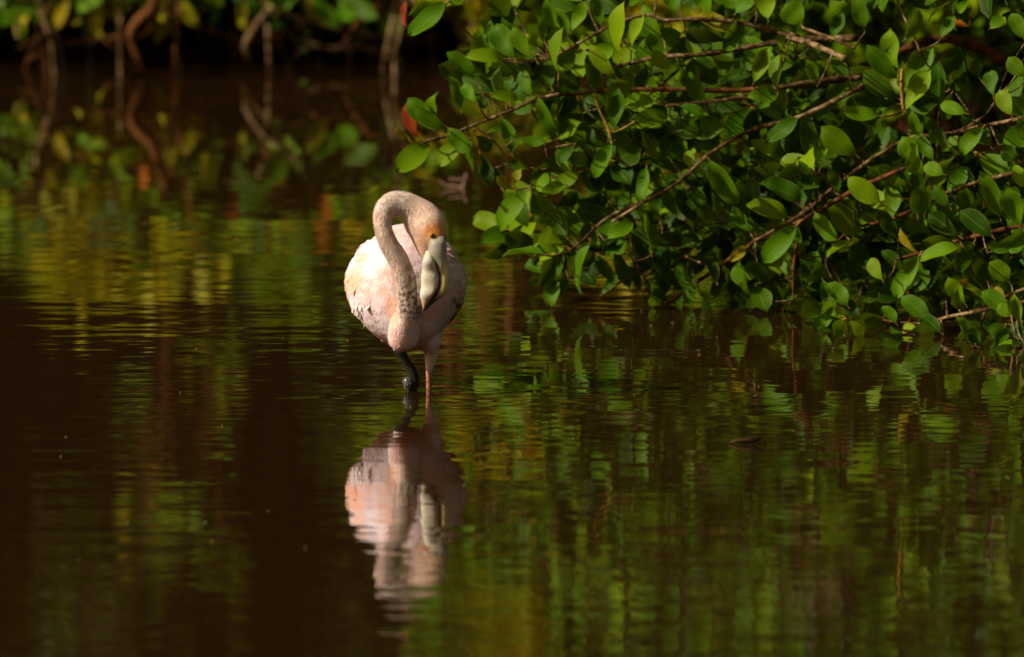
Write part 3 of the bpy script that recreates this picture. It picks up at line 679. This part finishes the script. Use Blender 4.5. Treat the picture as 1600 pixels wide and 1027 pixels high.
# standing leg (viewer's right) and folded leg
ell_tube([(668, 515, .03, 22, .05), (672, 538, .03, 16, .035), (674, 551, .03, 11.5, .02), (672.5, 564, .03, 9, .013), (671, 577, .03, 6.5, .009), (670, 590, .03, 4.8, .0072), (670, 612, .03, 4.6, .007), (670, 680, .03, 4.6, .007), (670, 780, .03, 5, .0075)], 14, V, Fc)
ell_tube([(618, 530, .0, 12, .02), (624, 546, -.025, 9, .013), (631, 559, -.025, 7.4, .0105), (639, 572, -.02, 7.6, .011), (645, 586, -.018, 8.6, .012), (646.5, 599, -.018, 8.6, .0125), (644, 610, -.015, 7.6, .011), (637, 627, .0, 6.5, .0095), (632, 645, .03, 5, .008)], 14, V, Fc)
bm_me = mesh('tmp', V, Fc, M_body)
tmp = bpy.data.objects.new('tmp', bm_me); COL.objects.link(tmp)
md = tmp.modifiers.new('r', 'REMESH'); md.mode = 'VOXEL'; md.voxel_size = .0032; md.use_smooth_shade = True
ms = tmp.modifiers.new('s', 'SMOOTH'); ms.iterations = 7; ms.factor = .5
dg = bpy.context.evaluated_depsgraph_get(); dg.update()
body = bpy.data.meshes.new_from_object(tmp.evaluated_get(dg)); bpy.data.objects.remove(tmp)
body.name = 'body'; body.materials.clear(); body.materials.append(M_body)
body.polygons.foreach_set('use_smooth', [True]*len(body.polygons))

def vnoise(p, s, seed=0):
    from mathutils import noise as mn
    return mn.noise(Vector(p)*s+Vector((seed*7.3, 0, 0)))
def sst(a, b, x):
    t = min(1, max(0, (x-a)/(b-a))); return t*t*(3-2*t)
def mixc(a, b, t): return tuple(a[i]*(1-t)+b[i]*t for i in range(3))
NECK = [(629, 515, 26), (633, 492, 22), (635, 466, 18), (632, 438, 18.3), (622.5, 406, 17.5), (606, 379, 17), (598, 352, 16), (600, 330, 18), (614, 319, 21), (631, 320, 22), (648, 328, 24)]
NQ = [tuple(a) for a in smooth_path(NECK, 4)]
def plumage(p):
    px, py = proj(p); n1 = vnoise(p, 18, 1); n2 = vnoise(p, 60, 2); n3 = vnoise(p, 190, 3)
    # torso: white pink with salmon patches
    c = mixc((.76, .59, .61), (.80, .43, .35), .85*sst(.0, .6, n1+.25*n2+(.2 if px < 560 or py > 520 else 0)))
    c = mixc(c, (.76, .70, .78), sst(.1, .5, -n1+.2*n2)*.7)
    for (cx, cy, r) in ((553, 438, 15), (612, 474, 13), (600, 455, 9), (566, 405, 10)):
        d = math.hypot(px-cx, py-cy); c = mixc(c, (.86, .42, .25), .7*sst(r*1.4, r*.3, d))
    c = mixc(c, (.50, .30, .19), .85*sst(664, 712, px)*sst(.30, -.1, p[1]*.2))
    if p[1] < -.09 or py < 345:
        dmin = 1e9
        for (a, b, r) in NQ:
            d = math.hypot(px-a, py-b)/r
            if d < dmin: dmin = d; bb = b
        inn = sst(1.35, .9, dmin)
        if py < 512:
            nc = mixc((.70, .52, .43), (.47, .35, .29), sst(-.35, .45, n2+.5*n3))
            nc = mixc(nc, (.66, .54, .47), sst(350, 318, py)*.7)
            # speckled lower neck: dark and white rows
            s = sst(425, 462, py)*sst(514, 500, py)*sst(614, 626, px)
            band = vnoise((p[0]*110, p[1]*50, p[2]*210), 1, 12)*1.6
            nc = mixc(nc, (.07, .055, .06) if band+.6*n3 > .1 else (.78, .66, .58), s*.9)
            br = sst(400, 430, py)*sst(470, 440, py)*sst(628, 642, px)
            nc = mixc(nc, (.22, .13, .05), br*.6*sst(-.1, .3, n2))
            # pale edge to the breast on the left of the neck
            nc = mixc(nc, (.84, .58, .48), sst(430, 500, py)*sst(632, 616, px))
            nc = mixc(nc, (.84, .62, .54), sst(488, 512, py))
            c = mixc(c, nc, inn)
    # head
    if py < 412 and px > 634 and p[1] < -.09:
        h = sst(634, 650, px)
        hc = mixc((.70, .50, .40), (.64, .41, .28), sst(335, 375, py))
        hc = mixc(hc, (.66, .26, .045), sst(25, 8, math.hypot(px-681, (py-364)*1.0))*.9)
        hc = mixc(hc, (.22, .09, .035), sst(684, 695, px)*sst(362, 374, py)*.9)
        hc = mixc(hc, (.70, .50, .40), sst(395, 408, py)*.6)
        c = mixc(c, hc, h)
    # legs
    if p[2] < .092 and px > 655: 
        c = mixc((.62, .44, .36), (.36, .15, .07), sst(572, 590, py)); 
        if vnoise(p, 120, 5) > .25 and py > 585: c = mixc(c, (.10, .05, .03), .6)
    if py > 541 and 615 < px < 657 and p[2] < .101 and -.045 < p[1] < .03: 
        c = (.022, .017, .016)
    k = 1+.10*n3
    return tuple(min(.95, max(.01, x*k)) for x in c)
def paint(me, fn=plumage, off=Vector((0, 0, 0))):
    at = me.color_attributes.new('tint', 'FLOAT_COLOR', 'POINT')
    buf = []
    for v in me.vertices: buf += [*fn(v.co+off), 1]
    at.data.foreach_set('color', buf)
# soft undulations of the plumage
def swell(me, fn):
    n = len(me.vertices); co = np.empty(n*3, dtype=np.float32); nr = np.empty(n*3, dtype=np.float32)
    me.vertices.foreach_get('co', co); me.vertices.foreach_get('normal', nr); co = co.reshape(-1, 3); nr = nr.reshape(-1, 3)
    k = np.array([fn(Vector(c.tolist())) for c in co], dtype=np.float32)
    me.vertices.foreach_set('co', (co+nr*k[:, None]).ravel()); me.update()
FOLD = [tuple(a) for a in smooth_path([(572, 430), (578, 455), (583, 480), (590, 505), (602, 532), (612, 548)], 6)]
def fold(p):                       # crease where the folded wing meets the breast
    if p[1] > .04: return 0
    px, py = proj(p); d = min((px-a)**2+(py-b)**2 for a, b in FOLD)
    return -.0045*math.exp(-d/70)*sst(425, 450, py)
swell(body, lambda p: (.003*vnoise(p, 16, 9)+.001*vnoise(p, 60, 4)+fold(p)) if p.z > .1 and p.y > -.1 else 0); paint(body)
bo = place('body', body, fl)
bvh = BVHTree.FromPolygons([v.co.copy() for v in body.vertices], [tuple(p.vertices) for p in body.polygons])
def hit(px, py):
    d = (P(px, py, 0)-CAM).normalized(); loc, nr, i, dist = bvh.ray_cast(CAM, d); return loc, nr

# wings folded along the flanks: shells that follow the flank, a few millimetres proud of it
TQ = np.array(smooth_path(TORSO, 8))
def tsurf(Y, a, off):
    q = [float(np.interp(Y, TQ[:, 0], TQ[:, i])) for i in range(6)]
    c, si = math.cos(a), math.sin(a)
    wv = q[3]*(1-1.25*q[5]*max(0, -si)**1.5-.16*max(0, si)**2)
    return Vector((FX+c*(wv+off), Y, q[2]+si*(q[4]+off*.8)))
def wing(side):
    V, Fc = [], []; NU, NV = 34, 30
    for lay in (1, 0):
        for j in range(NV+1):
            v = j/NV; Y = -.072+.42*v
            lo_, hi = (-.72+.5*v if v > .15 else -.72+.075+(.15-v)*3), (1.02-.25*v-(max(0, .2-v)*2.4))
            for i in range(NU+1):
                u = i/NU; a = lo_+(hi-lo_)*u
                e = sst(0, .22, min(u, 1-u))*sst(0, .16, min(v, 1-v))
                off = (.0125*e-.004+.0015*math.sin(u*15+2*v)*e) if lay else -.010
                p = tsurf(Y, a, off-.0015)
                if side < 0: p.x = 2*FX-p.x
                V.append(p)
    n = (NU+1)*(NV+1)
    for lay in (0, 1):
        for j in range(NV):
            for i in range(NU):
                q = [lay*n+j*(NU+1)+i, lay*n+j*(NU+1)+i+1, lay*n+(j+1)*(NU+1)+i+1, lay*n+(j+1)*(NU+1)+i]
                Fc.append(tuple(q if (lay == 1) == (side > 0) else q[::-1]))
    ring = [i for i in range(NU+1)]+[j*(NU+1)+NU for j in range(1, NV+1)]+[NV*(NU+1)+i for i in range(NU-1, -1, -1)]+[j*(NU+1) for j in range(NV-1, 0, -1)]
    for k in range(len(ring)):
        a, b2 = ring[k], ring[(k+1) % len(ring)]; q = (a, b2, b2+n, a+n); Fc.append(q if side < 0 else q[::-1])
    me = mesh('wing', V, Fc, M_body); bm = bmesh.new(); bm.from_mesh(me); bmesh.ops.recalc_face_normals(bm, faces=bm.faces); bm.to_mesh(me); bm.free()
    swell(me, lambda p: .0022*vnoise(p, 20, 3)+.0007*vnoise(p, 80, 8)+fold(p))
    paint(me); o = place('wing', me, fl); return o, me
wl, wlm = wing(-1); wr_, wrm = wing(1)
# dark flight feathers along the lower edge of each wing
for side, wg in ((1, wr_),):
    for q in range(6):
        V, Fc = [], []; n = 9
        for i in range(n):
            t = i/(n-1); wd = .075*math.sin(math.pi*min(1, t*.85+.12))**.6
            Y = -.045+.02*q+.21*t; a = -.12-.10*q-.30*t
            for da, dz in ((wd, 0), (0, .002), (-wd, 0)):
                p = tsurf(Y, a+da, .008+dz-.001*q)
                if side < 0: p.x = 2*FX-p.x
                V.append(p)
        for i in range(n-1):
            a = i*3; Fc += [(a, a+1, a+4, a+3), (a+1, a+2, a+5, a+4)]
        me = mesh('flight_feather', V, Fc, M_fuzz)
        dk = (.07, .045, .035) if (q % 2 and side > 0) else ((.34, .20, .13) if side > 0 else (.78, .52, .42))
        paint(me, lambda p, dk=dk: dk); place('flight_feather', me, wg)

# plumage tufts (real little feathers standing off the skin)
def tufts(name, me, parent, n, fn):
    me.calc_loop_triangles(); nv = len(me.vertices)
    co = np.empty(nv*3); me.vertices.foreach_get('co', co); co = co.reshape(-1, 3)
    nr = np.empty(nv*3); me.vertices.foreach_get('normal', nr); nr = nr.reshape(-1, 3)
    tri = np.empty(len(me.loop_triangles)*3, dtype=np.int32); me.loop_triangles.foreach_get('vertices', tri); tri = tri.reshape(-1, 3)
    ar = np.linalg.norm(np.cross(co[tri[:, 1]]-co[tri[:, 0]], co[tri[:, 2]]-co[tri[:, 0]]), axis=1)
    wt = ar*np.where((co[tri[:, 0], 1] < .12) & (co[tri[:, 0], 2] > .085), 1, .02)*np.where(co[tri[:, 0], 1] < -.11, 2.6, 1); wt /= wt.sum()
    idx = rng.choice(len(tri), n, p=wt); V, Fc, Cc = [], [], []
    for j in idx:
        a, b = random.random(), random.random()
        if a+b > 1: a, b = 1-a, 1-b
        t = tri[j]; p = co[t[0]]*(1-a-b)+co[t[1]]*a+co[t[2]]*b; m = nr[t[0]]; m = m/(np.linalg.norm(m)+1e-9)
        r = fn(p, m)
        if r is None: continue
        L, wdt, lift, flow = r
        f = np.array(flow)+rng.normal(size=3)*.35; f -= m*f.dot(m); f /= np.linalg.norm(f)+1e-9
        s = np.cross(m, f); o = len(V)
        for (u, ww) in ((0, .6), (.5, 1), (.85, .6)):
            q = p+f*L*u+m*(lift*L*u*u+.0003)
            V += [q-s*wdt*ww, q+s*wdt*ww]
        V.append(p+f*L+m*(lift*L))
        Fc += [(o, o+1, o+3, o+2), (o+2, o+3, o+5, o+4), (o+4, o+5, o+6)]
        c = plumage(p); k = random.uniform(.97, 1.03) if n > 1000 else random.uniform(.88, 1.05); Cc += [tuple(min(.95, x*k) for x in c)]*7
    m2 = mesh(name, V, Fc, M_fuzz); at = m2.color_attributes.new('tint', 'FLOAT_COLOR', 'POINT')
    at.data.foreach_set('color', [x for c in Cc for x in (*c, 1)])
    o = place(name, m2, parent); o['kind'] = 'stuff'; return o
def flow_body(p, m):
    px, py = proj(p)
    if py > 575: return None
    if py < 412 and px > 645 and p[1] < -.1:
        if math.hypot(px-676, py-371) < 9 or (py > 374 and px > 668): return None
        return (.0040, .0006, .14, (-.3, 0, -1))
    if p[1] < -.1: return (.0062, .0006, .26, (-.15 if px > 610 else -.4, 0, -1))
    return (.0085, .0013, .02, (0.05*(1 if px > 634 else -1), .55, -.8))
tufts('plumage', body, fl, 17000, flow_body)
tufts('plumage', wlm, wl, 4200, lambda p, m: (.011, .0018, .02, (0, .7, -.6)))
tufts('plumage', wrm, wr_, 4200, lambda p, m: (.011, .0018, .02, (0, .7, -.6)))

tufts('covert_feathers', wlm, wl, 420, lambda p, m: (.024, .0052, .03, (0, .55, -.8)))
tufts('covert_feathers', wrm, wr_, 420, lambda p, m: (.024, .0052, .03, (0, .55, -.8)))
# bill
def bill_geo(rows, Yc, seg=20):
    q = smooth_path(rows, 5); V, Fc = [], []
    for (y, l, r, d, yo) in q:
        c = P((l+r)/2, y, Yc+yo); hw = max(.3, (r-l)/2)*mpp(0)
        for s in range(seg):
            a = 2*math.pi*s/seg; ca, sa = math.cos(a), math.sin(a)
            V.append(c+Vector((abs(ca)**.85*math.copysign(1, ca)*hw, sa*max(.0008, d), 0)))
    n = len(q)
    for i in range(n-1):
        for s in range(seg):
            s2 = (s+1) % seg; Fc.append((i*seg+s, i*seg+s2, (i+1)*seg+s2, (i+1)*seg+s))
    Fc.append(tuple(range(seg))[::-1]); Fc.append(tuple((n-1)*seg+s for s in range(seg))); return V, Fc
up = [(368, 674, 694, .010, .006), (377, 671, 697, .019, .0), (388, 669, 698, .021, -.002), (398, 669, 698.5, .021, -.003), (408, 676, 699.5, .0195, -.002), (418, 680, 700.5, .018, 0), (431, 684, 701.8, .0165, 0), (447, 683, 701, .0145, 0),
      (460, 677, 694.5, .0125, 0), (472, 667, 680, .009, 0), (480, 662, 670.5, .006, 0), (487, 660, 663, .002, 0)]
lo = [(392, 666, 674, .006, 0), (400, 663, 677, .014, -.002), (410, 659.5, 681, .018, -.004), (423, 659.5, 684.5, .013, -.002), (433, 657.8, 687, .013, -.002), (447, 658, 686, .012, -.002), (460, 656, 681, .015, -.004),
      (470, 658, 673.5, .011, -.003), (478, 660, 667, .007, -.002), (484, 661, 664, .002, -.002)]
def up_c(p):
    px, py = proj(p); n = vnoise(p, 60, 3)
    c = mixc((.27, .25, .20), (.42, .36, .20), sst(395, 425, py)); c = mixc(c, (.66, .52, .20), sst(687, 696, px)*sst(400, 425, py)*sst(475, 450, py))
    c = mixc(c, (.16, .13, .09), sst(.1, .5, n)*.5); c = mixc(c, (.03, .018, .012), sst(455, 472, py)*.9)
    g = [(400, 675), (417, 682), (431, 688), (447, 687.5), (464, 679), (480, 663)]
    gx = np.interp(py, [a for a, b in g], [b for a, b in g]); c = mixc(c, (.03, .012, .008), sst(4.5, 1.5, abs(px-gx))*sst(398, 410, py)) ; return c
def lo_c(p):
    px, py = proj(p); n = vnoise(p, 45, 6)
    c = mixc((.60, .52, .39), (.46, .43, .38), sst(-.2, .4, n))
    g = [(400, 677), (410, 681), (423, 685.5), (433, 688.5), (447, 687), (460, 681), (470, 673.5), (478, 667), (484, 664)]
    gx = np.interp(py, [a for a, b in g], [b for a, b in g]); e = gx-px
    c = mixc(c, (.42, .16, .04), sst(6.5, 3.0, e)*sst(440, 458, py)); c = mixc(c, (.045, .015, .01), sst(3.2, 1.0, e)*sst(400, 420, py))
    c = mixc(c, (.40, .22, .10), sst(462, 476, py)*.7); return c
bl = place('bill', mesh('bill', *bill_geo(up, -.172), M_bill), fl); paint(bl.data, up_c)
bl2 = place('lower_mandible', mesh('lower_mandible', *bill_geo(lo, -.178), M_bill), fl); paint(bl2.data, lo_c)
bill_bvh = BVHTree.FromPolygons([v.co.copy() for v in bl.data.vertices], [tuple(p.vertices) for p in bl.data.polygons])
V, Fc = [], []; pts = []
for (a, b) in ((689, 412), (690.5, 418), (692, 425), (692.5, 431)):
    loc, n_, i_, d_ = bill_bvh.ray_cast(CAM, (P(a, b, 0)-CAM).normalized()); pts.append(loc)
tube_geo(pts, [.0004, .0009, .0009, .0004], 6, V, Fc)
place('nostril', mesh('nostril', V, Fc, plain('nostril_dark', (.02, .015, .01), .5)), bl)
# eyes
M_eye = plain('eye_dark', (.012, .010, .010), .08, .8); M_iris = plain('iris', (.30, .15, .03), .2, .5)
def ball(name, c, r, mat, parent, sx=(1, 1, 1)):
    bm = bmesh.new(); bmesh.ops.create_uvsphere(bm, u_segments=16, v_segments=10, radius=r)
    for v in bm.verts: v.co = Vector((v.co.x*sx[0], v.co.y*sx[1], v.co.z*sx[2]))+Vector(c)
    me = bpy.data.meshes.new(name); bm.to_mesh(me); bm.free(); me.materials.append(mat)
    me.polygons.foreach_set('use_smooth', [True]*len(me.polygons)); return place(name, me, parent)
loc, nr_ = hit(675.5, 369)
e = ball('eye', loc+Vector((0, .0010, .0008)), .0070, M_iris, fl, (.95, 1, 1)); ball('pupil', loc+Vector((.0003, -.0012, .0006)), .0058, M_eye, e)
e = ball('eye', P(686, 364, -.10), .0058, M_iris, fl); ball('pupil', P(686.5, 364, -.0985), .0048, M_eye, e)
# wet knee joint of the folded leg, touching the water, with droplets
M_wet = plain('wet_scales', (.06, .05, .05), .12, 1.0); M_drop = plain('water_bead', (.25, .25, .26), .03, 1.0)
kc = P(636.5, 599, -.028)
kj = ball('ankle_joint', kc, .0115, M_wet, fl, (.95, .9, 1.25))
swell(kj.data, lambda p: .0016*vnoise(p, 260, 2))
V, Fc = [], []
for _ in range(34):
    a, b = random.uniform(-1.4, 1.4), random.uniform(-1.2, 1.2)
    d = Vector((math.sin(a)*math.cos(b)*.95, -math.cos(a)*math.cos(b)*.9, math.sin(b)*1.25))*.0118
    bm = bmesh.new(); bmesh.ops.create_icosphere(bm, subdivisions=1, radius=random.uniform(.0007, .0018)); o = len(V)
    V += [v.co+kc+d for v in bm.verts]; Fc += [tuple(o+v.index for v in f.verts) for f in bm.faces]; bm.free()
o = place('water_beads', mesh('water_beads', V, Fc, M_drop), fl); o['kind'] = 'stuff'

# ------------------------------------------------------------------ small things on the water
M_wood = bark_mat('wet_wood', (.012, .006, .004), (.03, .014, .007), (.06, .03, .015), 60)
sp = Ywater(694)
V, Fc = tube_geo([P(1140, 695, sp)+Vector((0, 0, .004)), P(1152, 694, sp)+Vector((0, 0, .008)), P(1175, 694, sp)+Vector((0, 0, .008)), P(1190, 692, sp)+Vector((0, 0, .01))], [.002, .005, .0055, .003], 8, None, None, .25)
o = place('floating_stick', mesh('floating_stick', V, Fc, M_wood)); tag(o, 'short dark waterlogged stick floating in the lower right water', 'stick')
sp = Ywater(292); dt = empty('driftwood', P(710, 292, sp), 'pale forked twigs poking from the water behind the flamingo', 'driftwood')
M_pale = bark_mat('bleached_twig', (.12, .06, .05), (.30, .17, .14), (.5, .36, .34), 30)
for pl in ([(688, 284, 1.6), (700, 290, 1.8), (716, 292, 2), (730, 297, 1.4)], [(702, 279, 1.2), (716, 281, 1.8), (732, 279, 1.4)], [(728, 272, 1.2), (726, 284, 1.8), (722, 294, 1.5)]):
    q = smooth_path(pl, 4); V, Fc = tube_geo([P(a, b, sp-.05) for a, b, r in q], [r*mpp(sp) for a, b, r in q], 7, None, None, .15)
    place('stick', mesh('stick', V, Fc, M_pale), dt)
V, Fc = [], []
for _ in range(34):
    a, b = random.uniform(20, 1580), random.uniform(330, 900); Y = Ywater(b); c = P(a, b, Y); r = random.uniform(.0009, .0018)
    n = 6; o = len(V); V += [Vector((c.x+math.cos(k*1.047)*r*1.3, c.y+math.sin(k*1.047)*r, .0015)) for k in range(n)]; V.append(Vector((c.x, c.y, .003)))
    Fc += [(o+k, o+(k+1) % n, o+n) for k in range(n)]
o = place('floating_specks', mesh('floating_specks', V, Fc, plain('pollen', (.35, .27, .10), .7, .2)))
tag(o, 'tiny tan specks of pollen drifting on the water', 'specks', kind='stuff')
